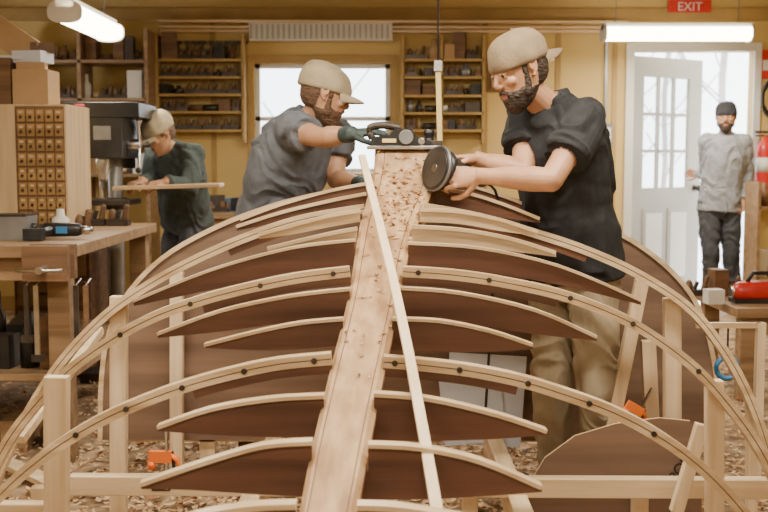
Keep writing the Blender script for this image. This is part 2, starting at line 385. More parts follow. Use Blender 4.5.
b.beam(at(702,424,3.2),at(676,512,3.2),.04,.03,'pale_z',up=(0,1,0))
b.beam(at(100,330,3.9),at(20,440,3.3),.03,.03,'pale_z')
for px in (40,250,470,640): 
    q=at(px,486,3.36); b.bx(q.x-.025,q.x+.025,3.34,3.38,0,q.z,'pale_z')
b.beam(at(648,340,3.7),at(652,430,3.7),.05,.03,'pale_z',up=(0,1,0))
b.obj('strongback',.003,boat)
def poly_panel(name,pts,d,mat,th=.012):
    b=MB(); b.prism([at(x,y,d) for x,y in pts],(0,th,0),mat,'edge'); return b.obj(name,0,boat)
o1=poly_panel('plywood_mold',[(518,520),(528,486),(545,458),(575,436),(615,424),(660,418),(690,421),(700,432),(702,520)],3.42,'plyb')
text('POST',at(686,468,3.415),.05,M['black'],boat,rot=(math.pi/2,-1.0,0))
p=at(485,400,4.085)
b=MB(); b.box(p,(.30,.004,.36),'paper',Matrix.Rotation(.06,3,'Y')); b.box(p+V((-.05,-.006,-.02)),(.24,.004,.30),'paper',Matrix.Rotation(-.10,3,'Y')); b.obj('paper_pattern',0,boat)
b=MB(); P=smoothpts([at(362,156,3.74),at(386,250,3.1),at(404,330,2.72),at(421,420,2.38),at(437,512,2.1),at(450,590,1.9)],4)
for i in range(len(P)-1): b.beam(P[i],P[i+1]+(P[i+1]-P[i])*.02,.024,.012,'batten')
b.obj('wooden_batten',0,boat)

def clamp(px,py,d,sc=1,rot=0):
    c=at(px,py,d); R=Matrix.Rotation(rot,3,'Y'); b=MB()
    def q(x,y,z): return c+R@V((x*sc,y*sc,z*sc))
    b.beam(q(0,0,-.10),q(0,0,.16),.008*sc,.022*sc,'steel',up=(0,1,0))
    b.beam(q(-.06,0,-.09),q(.012,0,-.09),.02*sc,.03*sc,'black'); b.cyl(q(-.055,0,-.09),q(-.055,0,-.06),.016*sc,'orange')
    b.beam(q(-.07,0,.03),q(.02,0,.03),.026*sc,.045*sc,'orange'); b.cyl(q(-.06,0,.01),q(-.06,0,-.02),.016*sc,'orange')
    b.tube([q(.01,0,.04),q(.04,0,.02),q(.055,0,-.03),q(.05,0,-.07)],.012*sc,'orange'); b.beam(q(.02,0,.05),q(.03,0,-.03),.012*sc,.012*sc,'black')
    b.obj('bar_clamp')
clamp(167,464,3.28,.8); clamp(636,416,3.62,.7,.5)
b=MB()
def chip(c,L,w,mat,rz=None):
    a=random.uniform(0,6.28); k=random.uniform(.2,2.5); R=Matrix.Rotation(a,3,'Z')@Matrix.Rotation(random.uniform(-.5,.5),3,'X'); vs=[]
    for i in range(4):
        t=(i/3-.5)*k; r=L/max(k,.3); x=r*math.sin(t); z=r*(1-math.cos(t))
        vs+=[V(c)+R@V((x,-w/2,z)),V(c)+R@V((x,w/2,z))]
    b.add(vs,[(0,2,3,1),(2,4,5,3),(4,6,7,5)],mat,True)
for i in range(22000):
    y=random.uniform(3.0,7.2); x=random.gauss(0,1.2)+.1
    if abs(x)>2.6: continue
    pile=noise.noise(V((x*1.7,y*1.7,3)))
    chip((x,y,random.uniform(.003,.02+.06*max(0,pile))),random.uniform(.012,.05),random.uniform(.005,.018),random.choice(['chip','chip','chip','chip','chipr']))
b.obj('floor_shavings',fix=False)
b=MB()
for i in range(280):
    d=random.gauss(3.55,.13) if random.random()<.75 else random.uniform(2.6,3.9)
    if d>3.9: continue
    l,r=keel_sec(d); t=random.gauss(.62,.27)
    if not 0.03<t<.97: continue
    chip(l+(r-l)*t+V((0,0,.004)),random.uniform(.006,.026),random.uniform(.003,.008),random.choice(['chipr','chipr','chip']))
b.obj('keel_shavings',0,boat,fix=False)

# ---------------------------------------------------------------- people
def head_parts(b,c,f,up,skin,hair,beard):
    f=f.normalized(); l=up.cross(f).normalized(); u=f.cross(l).normalized()
    R=Matrix((f,l,u)).transposed()
    def P(x,y,z): return c+f*x+l*y+u*z
    prof=[(.113,-.015,.030,.028),(.100,-.012,.062,.052),(.075,-.008,.085,.070),(.045,-.006,.094,.076),(.018,-.004,.092,.0765),(-.005,0,.087,.074),(-.030,.006,.080,.069),(-.052,.014,.072,.062),(-.075,.024,.060,.053),(-.095,.036,.045,.040),(-.110,.046,.028,.026),(-.117,.050,.012,.012)]
    b.rings([(P(x,0,z),f*a,l*w) for z,x,a,w in prof],skin,28)
    b.ball(P(.072,0,-.100),(.016,.020,.014),skin,R)
    b.capsule(P(.082,0,.020),P(.100,0,-.014),.0075,.0105,skin); b.ball(P(.099,0,-.020),(.011,.010,.009),skin,R)
    for s in(-1,1):
        b.ball(P(.092,s*.0105,-.023),(.009,.0075,.0065),skin,R)
        b.ball(P(.065,s*.038,-.014),(.018,.022,.018),skin,R)
        b.capsule(P(.084,s*.012,.030),P(.071,s*.045,.028),.0090,.008,skin)
        b.capsule(P(.0905,s*.014,.032),P(.0765,s*.045,.0325),.0044,.0032,hair)
        b.ball(P(.0755,s*.031,.012),(.0105,.0125,.0095),EYEW,R); b.ball(P(.0845,s*.0315,.0105),(.0038,.0060,.0062),IRIS,R)
        b.capsule(P(.0860,s*.019,.0180),P(.0772,s*.044,.0160),.0054,.0046,skin)
        b.capsule(P(.084,s*.020,.0035),P(.0765,s*.043,.0043),.0050,.0042,skin)
        b.ball(P(-.010,s*.078,.000),(.012,.0055,.022),skin,R)
        pts=[(.004,.000),(.006,.014),(-.001,.026),(-.013,.027),(-.021,.015),(-.018,-.001),(-.010,-.014),(.0,-.023)]
        for a,q in zip(pts,pts[1:]): b.capsule(P(a[0],s*.0825,a[1]),P(q[0],s*.0825,q[1]),.0044,.0044,skin,8)
        b.ball(P(-.001,s*.080,-.022),.006,skin)
    b.capsule(P(.0855,-.017,-.054),P(.0855,.017,-.054),.0058,.0058,LIP); b.capsule(P(.0865,-.011,-.0625),P(.0865,.011,-.0625),.0068,.0068,LIP)
    if hair:
        b.rings([(P(x-.018,0,z),f*a,l*w) for z,x,a,w in [(.10,-.012,.055,.052),(.075,-.008,.083,.073),(.045,-.006,.086,.079),(.018,-.012,.078,.078),(-.010,-.020,.066,.073),(-.035,-.024,.056,.065),(-.055,-.02,.045,.055),(-.065,-.02,.03,.04)]],hair,28)
        for s in(-1,1): b.capsule(P(.018,s*.0675,.035),P(.021,s*.068,.0),.011,.010,hair)
    if beard:
        b.rings([(P(x,0,z),f*a,l*w) for z,x,a,w in [(-.060,.018,.072,.0635),(-.075,.026,.066,.060),(-.095,.036,.055,.050),(-.110,.045,.042,.038),(-.122,.052,.025,.024),(-.128,.054,.011,.011)]],beard,28)
        for s in(-1,1):
            b.capsule(P(.018,s*.066,.0),P(.022,s*.062,-.040),.0100,.0115,beard); b.capsule(P(.022,s*.062,-.040),P(.030,s*.056,-.068),.0125,.014,beard)
            b.capsule(P(.038,s*.055,-.055),P(.062,s*.040,-.066),.012,.013,beard)
            b.capsule(P(.066,s*.038,-.056),P(.078,s*.026,-.058),.010,.008,beard)
            b.capsule(P(.0945,s*.004,-.041),P(.086,s*.022,-.049),.0058,.0052,beard); b.capsule(P(.086,s*.022,-.049),P(.078,s*.028,-.066),.0055,.008,beard)
def hand(b,w,d,n,mat,side,curl=(35,45,30),sc=1.0,thumb=.5):
    d=d.normalized(); n=(n-d*n.dot(d)).normalized(); s=d.cross(n).normalized()*side; L=.088*sc
    b.rings([(w-d*.02,s*.024*sc,n*.018*sc),(w+d*.012,s*.027*sc,n*.017*sc),(w+d*L*.5,s*.036*sc,n*.0155*sc),(w+d*L*.92,s*.039*sc,n*.012*sc),(w+d*L*1.02,s*.034*sc,n*.008*sc)],mat,16)
    b.capsule(w+d*.02-s*.018*sc+n*.006,w+d*.06-s*.024*sc+n*.006,.014*sc,.011*sc,mat)
    for k,(o,ln) in enumerate(((.0305,.074),(.0105,.083),(-.0100,.077),(-.0295,.060))):
        p=w+d*L*(.93,.97,.94,.86)[k]+s*o*sc; dd=(d+s*o*3.2).normalized(); a=0; r=(.0088,.0090,.0085,.0076)[k]*sc
        b.ball(p-n*.002,r*1.12,mat,n=10)
        for j,fr in enumerate((.44,.31,.25)):
            a+=math.radians(curl[j]*(1+.06*k)); v=dd*math.cos(a)+n*math.sin(a); q=p+v*ln*fr*sc
            b.capsule(p,q,r,r*.9,mat,10); r*=.9; p=q
    p=w+d*.018*sc+s*.020*sc+n*.006*sc; v=(d*.62+s*.75+n*.3).normalized(); q=p+v*.045*sc; b.capsule(p,q,.0150*sc,.0110*sc,mat,10)
    v=(d*.85+s*.25+n*.35).normalized(); p=q; q=p+v*.032*sc; b.capsule(p,q,.0105*sc,.0095*sc,mat,10)
    v=(d*.9-s*.1+n*.45).normalized(); p=q; q=p+v*.024*sc; b.capsule(p,q,.0095*sc,.0080*sc,mat,10)
def figure(J,pal,vox,root,sleeve=.55,wrinkle=.006,neckr=.050):
    b=MB(); up=V((0,0,1))
    pel,ch,nk=J['pelvis'],J['chest'],J['neck']
    ls,rs=J['l_sh'],J['r_sh']
    ss=(ls-rs); ss.normalize(); sh=V((ss.x,ss.y,0)).normalized()
    if 'hipdir' in J: sh=J['hipdir'].normalized()
    def sec(p,side,a,bb,ax): 
        side=(side-ax*side.dot(ax)).normalized(); fw=side.cross(ax).normalized(); return (p,side*a,fw*bb)
    ax1=(ch-pel).normalized(); ax2=(nk-ch).normalized(); axm=(ax1+ax2).normalized()
    S,P=pal['shirt'],pal['pants']
    k=pal.get('bulk',1.0)
    b.rings([sec(pel-up*.13,sh,.10,.09,up),sec(pel-up*.08,sh,.155,.125,up),sec(pel,sh,.178,.135,up),sec(pel+ax1*.12,sh,.16,.12,ax1)],P,28)
    hem=pal.get('hem',-.02)
    mid=pel+(ch-pel)*.5
    b.rings([sec(pel+ax1*hem,sh,.192*k,.150*k,ax1),sec(pel+ax1*(hem+.06),sh,.188*k,.148*k,ax1),sec(mid,(sh+ss),.176*k,.142*k,ax1),sec(ch-ax1*.04,ss,.188*k,.144*k,axm),sec(ch+ax2*.05,ss,.195*k,.140*k,ax2),sec(ch+(nk-ch)*.72,ss,.165*k,.110,ax2),sec(nk-ax2*.012,ss,.088,.080,ax2)],S,32)
    hd=J['head']; f=J['face'].normalized(); 
    b.capsule(nk-ax2*.05,hd-f*.020-up*.05,neckr*1.15,neckr,pal['skin'],18)
    hu=J.get('hup',up)
    b.rings([sec(nk-ax2*.02,ss,.078,.070,ax2),sec(nk+ax2*.012,ss,.066,.062,ax2)],S,20)
    head_parts(b,hd,f,hu,pal['skin'],pal['hair'],pal.get('beard'))
    for sd in('l','r'):
        a,e,w=J[sd+'_sh'],J[sd+'_el'],J[sd+'_wr']
        b.capsule(nk-ax2*.03+(a-nk)*.2,a,.055,.066,S,18); b.capsule(ch+(a-ch)*.55,a,.085,.068,S,18)
        b.capsule(a,e,.050,.039,pal['skin'],18); 
        mid=e+(w-e)*.28; b.capsule(e,mid,.039,.042,pal['skin'],18); 
        dd,x,y=basis(w-e); m3=e+(w-e)*.65
        b.rings([(mid-dd*.02,x*.041,y*.041),(mid+dd*.02,x*.042,y*.041),(m3,x*.032,y*.034),(w-dd*.03,x*.024,y*.027),(w+dd*.01,x*.023,y*.027)],pal['skin'],20)
        if sleeve<1:
            q=a+(e-a)*sleeve; dd,x,y=basis(q-a)
            b.rings([(a,x*.070,y*.070),(a+(q-a)*.5,x*.074,y*.072),(q-dd*.01,x*.076,y*.070),(q,x*.073,y*.067)],S,22)
        else:
            b.capsule(a,e,.066,.054,S,18); b.capsule(e,mid,.054,.050,S,18)
            dd,x,y=basis(w-mid); b.rings([(mid,x*.050,y*.050),(w-dd*.05,x*.037,y*.037),(w-dd*.012,x*.035,y*.035)],S,18)
        hd_=J[sd+'_hand']; hm=pal.get(sd+'_hand',pal['skin'])
        if hm is GLV: b.capsule(w-(w-e).normalized()*.03,w,.033,.032,hm)
        hand(b,w,hd_[0],hd_[1],hm,hd_[2],hd_[3] if len(hd_)>3 else (35,45,30),pal.get('hsc',1.0))
        kn,an=J[sd+'_kn'],J[sd+'_an']; hip=pel+sh*(.088 if sd=='l' else -.088)-up*.06
        b.capsule(hip,kn,.096,.070,P,20); 
        m2=kn+(an-kn)*.35; b.capsule(kn,m2,.070,.070,P,20); dd,x,y=basis(an-m2); b.rings([(m2,x*.070,y*.070),(an-dd*.08,x*.060,y*.062),(an+V((0,0,-.01)),x*.064,y*.066)],P,20)
        ft=J.get('toe',f); ft=V((ft.x,ft.y,0)).normalized(); sx=up.cross(ft)
        base=V((an.x,an.y,.0))
        b.rings([(base-ft*.085+up*.045,sx*.030,up*.035),(base-ft*.05+up*.05,sx*.042,up*.048),(base+ft*.03+up*.048,sx*.044,up*.046),(base+ft*.11+up*.036,sx*.050,up*.034),(base+ft*.165+up*.030,sx*.045,up*.028),(base+ft*.195+up*.028,sx*.025,up*.018)],BOOT,20,pw=.8)
        b.capsule(base+up*.05,an+up*.05,.05,.052,BOOT)
    me=b.mesh('src'); 
    bv=BVHTree.FromPolygons([V(v) for v in b.v],b.f)
    ob=bpy.data.objects.new('tmp',me); bpy.context.collection.objects.link(ob)
    r=ob.modifiers.new('r','REMESH'); r.mode='VOXEL'; r.voxel_size=vox; r.use_smooth_shade=True
    s=ob.modifiers.new('s','SMOOTH'); s.factor=.5; s.iterations=2
    dg=bpy.context.evaluated_depsgraph_get(); new=bpy.data.meshes.new_from_object(ob.evaluated_get(dg))
    bpy.data.objects.remove(ob)
    new.materials.clear()
    for m in b.mats: new.materials.append(m)
    cl={b.mats.index(x) for x in(S,P) if x in b.mats}
    lab=[0]*len(new.polygons); cloth=set()
    for p in new.polygons:
        h=bv.find_nearest(p.center); li=b.mi[h[2]] if h[2] is not None else 0
        lab[p.index]=li
        if li in cl: cloth.update(p.vertices)
    nv=len(new.vertices); co=[0.0]*(nv*3); nr=[0.0]*(nv*3)
    new.vertices.foreach_get('co',co); new.vertices.foreach_get('normal',nr)
    for i in cloth:
        x,y,z=co[3*i:3*i+3]
        w1=noise.noise(V((x*9,y*9,z*5))); w2=noise.noise(V((x*5+w1*1.5,y*5,z*17+w1*2+x*6)))
        w3=1-abs(noise.noise(V((x*8+3,y*8,z*10+w1*2+x*7))))*3
        a=(w1*.5+w2*.8+w3*.55)*wrinkle
        for j in range(3): co[3*i+j]+=nr[3*i+j]*a
    new.vertices.foreach_set('co',co)
    new.polygons.foreach_set('material_index',lab); new.polygons.foreach_set('use_smooth',[True]*len(lab))
    new.update()
    o=bpy.data.objects.new('body',new); bpy.context.collection.objects.link(o); par(o,root)
    return o
def cap(c,f,up,mat,root,back=False,brim=True,low=.032,name='cap',crown=.094):
    f=f.normalized(); l=up.cross(f).normalized(); u=f.cross(l).normalized(); b=MB()
    def P(x,y,z): return c+f*x+l*y+u*z
    rs=[(P(-.010,0,low-.020),f*.107,l*.0855),(P(-.010,0,low-.008),f*.110,l*.088)]
    for k in range(15):
        t=math.pi/2*k/14.3; r=math.cos(t)**.7; rs.append((P(-.010-.014*math.sin(t),0,low+crown*math.sin(t)),f*.111*r,l*.089*r))
    o0=len(b.v); b.rings(rs,mat,48)
    for i in range(o0,len(b.v)):
        v=V(b.v[i]); q=(v-P(-.012,0,low)); b.v[i]=tuple(v+q.normalized()*(noise.noise(v*18)*.006+noise.noise(v*45)*.002))
    b.ball(P(-.024,0,low+crown),.006,mat,n=10)
    if brim:
        s=-1 if back else 1; N=18; top=[];bot=[]
        for i in range(N+1):
            a=(-1+2*i/N)
            for j in range(4):
                t=j/3; ang=a*.95
                ex=math.cos(ang)*.104; ey=math.sin(ang)*.084
                L=.070*math.sqrt(max(0,1-a*a*.96))
                x=ex+L*t; y=ey*(1-.12*t); z=-.012-.012*t*t-.022*(a*a)*t
                top.append(P(-.010+s*x,y,low+z+.0022)); bot.append(P(-.010+s*x,y,low+z-.0022))
        o=len(top); fs=[]
        for i in range(N):
            for k in range(3):
                a0=i*4+k; fs+=[(a0,a0+1,a0+5,a0+4),(o+a0,o+a0+4,o+a0+5,o+a0+1)]
            fs.append((i*4+3,o+i*4+3,o+i*4+7,i*4+7))
        b.add(top+bot,fs,mat,True)
    b.obj(name,0,root)

# --- main man (black t-shirt)
root=empty('man',at(575,300,3.8)*1.0); root.location.z=0
fd=V((-.84,-.40,-.40))
J=dict(pelvis=at(574,262,3.80),chest=at(562,156,3.74),neck=at(550,99,3.69),head=at(519,71,3.61),face=fd,
 l_sh=at(587,120,3.60),r_sh=at(527,115,3.82),l_el=at(551,180,3.43),l_wr=at(480,176,3.49),r_el=at(523,172,3.62),r_wr=at(477,159,3.64),
 l_hand=(V((-1,.22,-.05)),V((-.2,.9,-.3)),1,(22,48,40)),r_hand=(V((-1,-.1,-.05)),V((0,-.3,-1)),1,(22,50,40)),
 l_kn=atz(596,.46,3.70),l_an=atz(604,.09,3.78),r_kn=atz(552,.46,3.80),r_an=atz(556,.09,3.90),toe=V((-.8,-.5,0)),hup=V((-.1,0,1)))
figure(J,dict(skin=SKIN,shirt=BLK,pants=KHK,hair=HAIR,beard=HAIR,hem=-.04),.0031,root,sleeve=.64,wrinkle=.012)
cap(J['head'],fd+V((0,0,.04)),V((-.08,0,1)),TAN,root,back=True,low=.040)
# --- grey t-shirt man
root=empty('man',(at(268,225,4.6))); root.location.z=0
fd=V((.88,.10,-.30))
J=dict(pelvis=at(270,228,4.62),chest=at(288,165,4.52),neck=at(312,114,4.43),head=at(325,95,4.38),face=fd,
 l_sh=at(336,136,4.60),r_sh=at(290,130,4.32),r_el=at(322,138,4.12),r_wr=at(351,134,3.99),l_el=at(336,180,4.50),l_wr=at(362,184,4.26),
 r_hand=(V((1,-.1,.12)),V((.1,.2,-1)),-1,(18,50,40)),l_hand=(V((1,-.6,-.1)),V((0,0,-1)),1),
 l_kn=atz(285,.5,4.66),l_an=atz(285,.09,4.75),r_kn=atz(262,.5,4.5),r_an=atz(258,.09,4.55),toe=V((.9,.1,0)),hipdir=V((.25,1,0)))
figure(J,dict(skin=SKINL,shirt=GRY,pants=DRK,hair=BHAIR,beard=BHAIR,r_hand=GLV,l_hand=GLV,hem=-.04,bulk=1.05,hsc=1.08),.0042,root,sleeve=.55,wrinkle=.013)
cap(J['head'],fd+V((0,0,.06)),V((0,0,1)),CAM,root,low=.034)
# --- man at the drill press
root=empty('man',(at(190,225,6.7))); root.location.z=0
fd=V((-.62,-.55,-.55))
J=dict(pelvis=at(186,214,6.75),chest=at(180,172,6.62),neck=at(170,146,6.52),head=at(159,134,6.44),face=fd,
 l_sh=at(193,155,6.42),r_sh=at(156,152,6.72),l_el=at(190,188,6.32),l_wr=at(165,182,6.2),r_el=at(150,180,6.6),r_wr=at(142,182,6.36),
 l_hand=(V((-1,-.1,-.1)),V((0,.2,-1)),1),r_hand=(V((-.5,-.8,-.1)),V((0,0,-1)),1),
 l_kn=atz(190,.5,6.62),l_an=atz(195,.09,6.7),r_kn=atz(170,.5,6.8),r_an=atz(172,.09,6.9),toe=V((-.8,-.5,0)))
figure(J,dict(skin=SKIN,shirt=DGR,pants=DRK,hair=BHAIR,beard=None,hem=-.06),.006,root,sleeve=1,wrinkle=.013)
cap(J['head'],fd+V((0,0,.06)),V((0,0,1)),CAM,root,low=.036)
# --- man in the doorway
root=empty('man',(at(723,250,8.8))); root.location.z=0
fd=V((-.35,-1,-.08))
J=dict(pelvis=at(720,203,8.85),chest=at(724,160,8.83),neck=at(726,134,8.82),head=at(726,117,8.78),face=fd,
 l_sh=at(744,142,8.80),r_sh=at(707,142,8.84),r_el=at(706,174,8.95),r_wr=at(699,174,9.20),l_el=at(747,172,8.86),l_wr=at(743,200,8.78),
 r_hand=(V((-.5,.8,.1)),V((-.8,-.5,0)),-1),l_hand=(V((0,-.1,-1)),V((-1,0,0)),1),
 l_kn=atz(731,.5,8.80),l_an=atz(733,.09,8.85),r_kn=atz(711,.5,8.76),r_an=atz(709,.09,8.82),toe=V((-.2,-1,0)))
figure(J,dict(skin=SKIN,shirt=LGR,pants=DRK,hair=HAIR,beard=HAIR,hem=-.06,bulk=.93),.006,root,sleeve=1,wrinkle=.012)
cap(J['head'],fd,V((0,0,1)),BEAN,root,brim=False,low=.035,name='knit_beanie')

# ---------------------------------------------------------------- tools in hands
b=MB(); c=at(442,170,3.56); ax=V((-.80,-.50,.22)).normalized()
b.lathe(c,-ax,[(-.03,.070),(-.028,.076),(-.016,.076),(-.012,.055),(-.010,.068),(.004,.070),(.015,.066),(.035,.056),(.07,.048),(.10,.042),(.108,.03)],'black',32)
b.lathe(c,-ax,[(-.0275,.0775),(-.017,.0775)],'grey',32); b.lathe(c,-ax,[(-.032,.066),(-.029,.066)],'iron',32); b.lathe(c,-ax,[(-.034,.014),(-.029,.014)],'steel',16)
d_,s_,u_=basis(-ax)
b.capsule(c-ax*.07+u_*.02,c-ax*.17+u_*.0,.026,.022,'black'); b.tube(smoothpts([c-ax*.18,c-ax*.24+V((0,0,-.04)),c+V((.20,.2,-.3)),c+V((.18,.3,-.9))],4),.005,'black')
b.obj('power_sander')
b=MB(); c=at(403,142,3.86); c.z=keel_sec(3.86)[0].z
b.box(c+V((0,0,.008)),(.26,.082,.012),'steel')
b.prism([c+V((x,-.040,z)) for x,z in((-.115,.014),(.10,.014),(.10,.030),(.045,.050),(.03,.072),(-.03,.075),(-.05,.052),(-.115,.045))],(0,.08,0),'black')
b.box(c+V((.115,0,.024)),(.05,.07,.018),'iron'); b.lathe(c+V((.095,0,.03)),(0,0,1),[(0,.02),(.012,.014),(.03,.022),(.042,.018)],'black')
b.tube(smoothpts([c+V((-.11,0,.04)),c+V((-.12,0,.078)),c+V((-.07,0,.088)),c+V((-.01,0,.078))],4),.014,'iron',10)
b.cyl(c+V((.01,-.052,.045)),c+V((.01,-.038,.045)),.026,'grey',n=20); b.cyl(c+V((.065,-.046,.03)),c+V((.065,-.038,.03)),.012,'steel'); b.box(c+V((-.05,-.0415,.032)),(.05,.003,.014),'yellow')
b.obj('power_planer',.003)
b=MB(); p=at(438,66,4.25); q=at(440,150,4.25); b.cyl(V((p.x,p.y,CZ)),p,.003,'black',n=8); b.beam(p,q,.020,.012,'yellow',up=(0,1,0)); b.box(p,(.03,.03,.04),'steel'); b.obj('hanging_measuring_rule')

# ---------------------------------------------------------------- back wall furnishings
def clutter(b,x0,x1,y,z,hmax,mats,dens=.10,dep=.15):
    x=x0+.01
    while x<x1-.04:
        w=random.uniform(.04,.13); h=random.uniform(.45,1)*hmax; m=random.choice(mats); k=random.random(); w=min(w,x1-x)
        if k<.25: b.box((x+w/2,y,z+h/2),(w,dep*random.uniform(.5,1),h),m,Matrix.Rotation(random.uniform(-.2,.2),3,'Z'))
        elif k<.45: b.lathe((x+w/2,y,z),(0,0,1),[(0,w*.4),(h*.6,w*.4),(h*.72,w*.2),(h,w*.18)],m,12)
        elif k<.88:
            w=min(w*1.4,x1-x); b.box((x+w*.5,y-.01,z+.018),(w,.07,.034),'iron'); b.ball((x+w*.2,y-.01,z+.05),(.024,.02,min(.04,hmax*.4)),'brown',n=8); b.capsule((x+w*.75,y-.01,z+.02),(x+w*.9,y-.01,z+min(hmax*.8,.10)),.018,.014,'brown',8); b.beam((x+w*.4,y-.01,z+.03),(x+w*.55,y-.01,z+min(hmax*.8,.08)),.04,.012,'black')
        else: b.cyl((x,y,z+.03),(x+w,y,z+.03),.028,m,n=12)
        x+=w+random.uniform(.003,dens)
def shelf(name,x0,x1,zs,y0,y1,mats,mat='wallt',ups=(),dens=.012,top=.22):
    b=MB()
    for z in zs: b.bx(x0,x1,y0,y1,z-.012,z+.008,mat)
    for x in (x0,x1)+tuple(ups): b.bx(x-.012,x+.012,y0,y1,min(zs)-.1,max(zs)+.2,mat)
    S=sorted(zs)
    for i,z in enumerate(S):
        hm=(S[i+1]-z-.03) if i+1<len(S) else top
        clutter(b,x0+.02,x1-.02,(y0+y1)/2,z+.009,min(hm,top),mats,dens)
    b.obj(name)
def Z(py,d=D): return H-(py-HY)*d/F
dm=['iron','black','brown','iron','grey','brown','black','card','white']
shelf('tool_shelf',px2x(163),px2x(247),[Z(y,8.9) for y in(62,79,96,113,131)],8.84,8.995,dm,'wallt')
shelf('tool_shelf',px2x(402),px2x(481),[Z(y,8.9) for y in(62,79,97,114,131)],8.84,8.995,dm,'wallt',(px2x(440),))
b=MB(); b.bx(px2x(253),px2x(392),8.86,8.995,Z(44),Z(27),'white')
for k in range(26): 
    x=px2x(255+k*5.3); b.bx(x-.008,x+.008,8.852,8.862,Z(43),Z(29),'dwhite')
b.obj('wall_heater')
b=MB(); b.bx(px2x(488),px2x(508),8.96,8.995,Z(92),Z(60),'brown'); b.bx(px2x(490),px2x(506),8.95,8.962,Z(89),Z(63),'card'); b.obj('wall_cabinet')
b=MB(); b.bx(px2x(598),px2x(610),8.94,8.999,Z(146),Z(124),'grey'); b.bx(px2x(600),px2x(608),8.932,8.942,Z(142),Z(128),'white'); b.bx(px2x(603)-.01,px2x(603)+.01,8.97,8.999,Z(124),2.42,'grey'); b.obj('electrical_box')
b=MB(); b.bx(px2x(662),px2x(704),8.95,8.969,Z(16),Z(4),'red'); e=b.obj('exit_sign'); text('EXIT',V((px2x(683),8.945,Z(14.5))),.10,M['white'],e)
b=MB()
for k,(y,z) in enumerate(((8.9,2.36),(8.86,2.40),(8.93,2.33))): b.beam((px2x(165),y,z),(px2x(620),y-.02,z-.01),.04,.02,'pale_x')
b.obj('lumber_rack')
def fixture(p0,p1,name='fluorescent_light',en=30,wrap=False):
    p0=V(p0);p1=V(p1); d_,s_,u_=basis(p1-p0); b=MB()
    b.beam(p0+u_*.05,p1+u_*.05,.10,.05,'white')
    if wrap:
        b.rings([(p0+d_*.01,s_*.09,u_*.052),(p1-d_*.01,s_*.09,u_*.052)],'tube',20,pw=.7)
        for p,q in((p0,p0+d_*.02),(p1-d_*.02,p1)): b.rings([(p,s_*.095,u_*.06),(q,s_*.095,u_*.06)],'white',20,pw=.7)
    else:
        for sg in(-1,1):
            vs=[p0+s_*.05*sg+u_*.05,p0+s_*.13*sg+u_*.0,p1+s_*.13*sg+u_*.0,p1+s_*.05*sg+u_*.05]; b.add(vs,[(0,1,2,3)],'white')
            b.cyl(p0+s_*sg*.05+d_*.03,p1+s_*sg*.05-d_*.03,.022,'tube',n=12)
    for p in(p0+d_*.1,p1-d_*.1): b.cyl(p+u_*.07,V((p.x,p.y,CZ)),.003,'grey',n=6)
    o=b.obj(name,fix=False)
    L=bpy.data.lights.new('tube_glow','AREA'); L.shape='RECTANGLE'; L.size=(p1-p0).length; L.size_y=.2; L.energy=en; L.color=(1,.90,.73)
    lo=bpy.data.objects.new('tube_glow',L); lo.location=(p0+p1)/2-u_*(.07 if wrap else .03)
    R=Matrix((d_,s_,u_)).transposed().to_4x4()
    lo.rotation_euler=R.to_euler(); bpy.context.collection.objects.link(lo); par(lo,o)
fixture((px2x(599,8.1),8.1,2.21),(px2x(746,8.1),8.1,2.21),en=50,wrap=True)
fixture((-1.74,5.90,2.075),(-1.71,6.75,2.06),en=20,wrap=True)
fixture((-1.5,3.1,2.5),(-.3,3.1,2.5),en=52); fixture((.2,2.9,2.5),(1.4,2.9,2.5),en=62); fixture((-.6,6.2,2.5),(.6,6.2,2.5),en=58)
fixture((-2.2,.8,2.5),(-1.0,.8,2.5),en=32); fixture((-.3,1.0,2.5),(.9,1.0,2.5),en=28); fixture((-.6,-1.2,2.5),(.6,-1.2,2.5),en=30)  # front fill lamps added out of view, dressed as the same ceiling fixtures
b=MB(); c=V((px2x(762,8.9),8.88,Z(196,8.9)))
b.lathe(c,(0,0,1),[(0,.062),(.02,.068),(.38,.068),(.43,.055),(.46,.025),(.50,.02)],'red',24); b.lathe(c+V((0,0,.2)),(0,0,1),[(0,.0685),(.12,.0685)],'white',24)
b.box(c+V((-.03,0,.53)),(.11,.02,.02),'black'); b.box(c+V((-.03,0,.50)),(.10,.02,.012),'black'); b.tube([c+V((.02,0,.5)),c+V((.09,-.02,.46)),c+V((.10,-.02,.25)),c+V((.085,-.02,.1))],.011,'black')
b.box(c+V((0,.085,.3)),(.05,.05,.04),'iron'); b.obj('fire_extinguisher')
b=MB(); b.bx(px2x(756),px2x(766),8.98,8.999,Z(80),Z(52),'red'); b.bx(px2x(757.5),px2x(764.5),8.975,8.981,Z(72),Z(62),'white'); b.obj('fire_extinguisher_sign')
b=MB()
for k in range(3):
    pts=[V((px2x(765)+math.cos(t)*(.07+.012*k),8.93-.02*k,Z(100)+math.sin(t)*(.12+.02*k))) for t in [i*2*math.pi/20 for i in range(21)]]
    b.tube(pts,.012,'black',6)
b.cyl((px2x(765),8.995,Z(84)),(px2x(765),8.86,Z(84)),.012,'iron'); b.obj('coiled_hose')
def bench(name,x0,x1,y0,y1,z,mat='bench',shelfz=.3):
    b=MB(); b.bx(x0,x1,y0,y1,z-.05,z,mat); b.bx(x0+.05,x1-.05,y0+.05,y0+.08,z-.15,z-.05,mat)
    for x in(x0+.08,x1-.08):
        for y in(y0+.08,y1-.08): b.bx(x-.045,x+.045,y-.045,y+.045,0,z-.05,mat)
    if shelfz: b.bx(x0+.04,x1-.04,y0+.04,y1-.04,shelfz,shelfz+.03,mat)
    return b.obj(name,.004)
bench('workbench',px2x(196,8.4),px2x(560,8.4),8.35,8.95,.86)
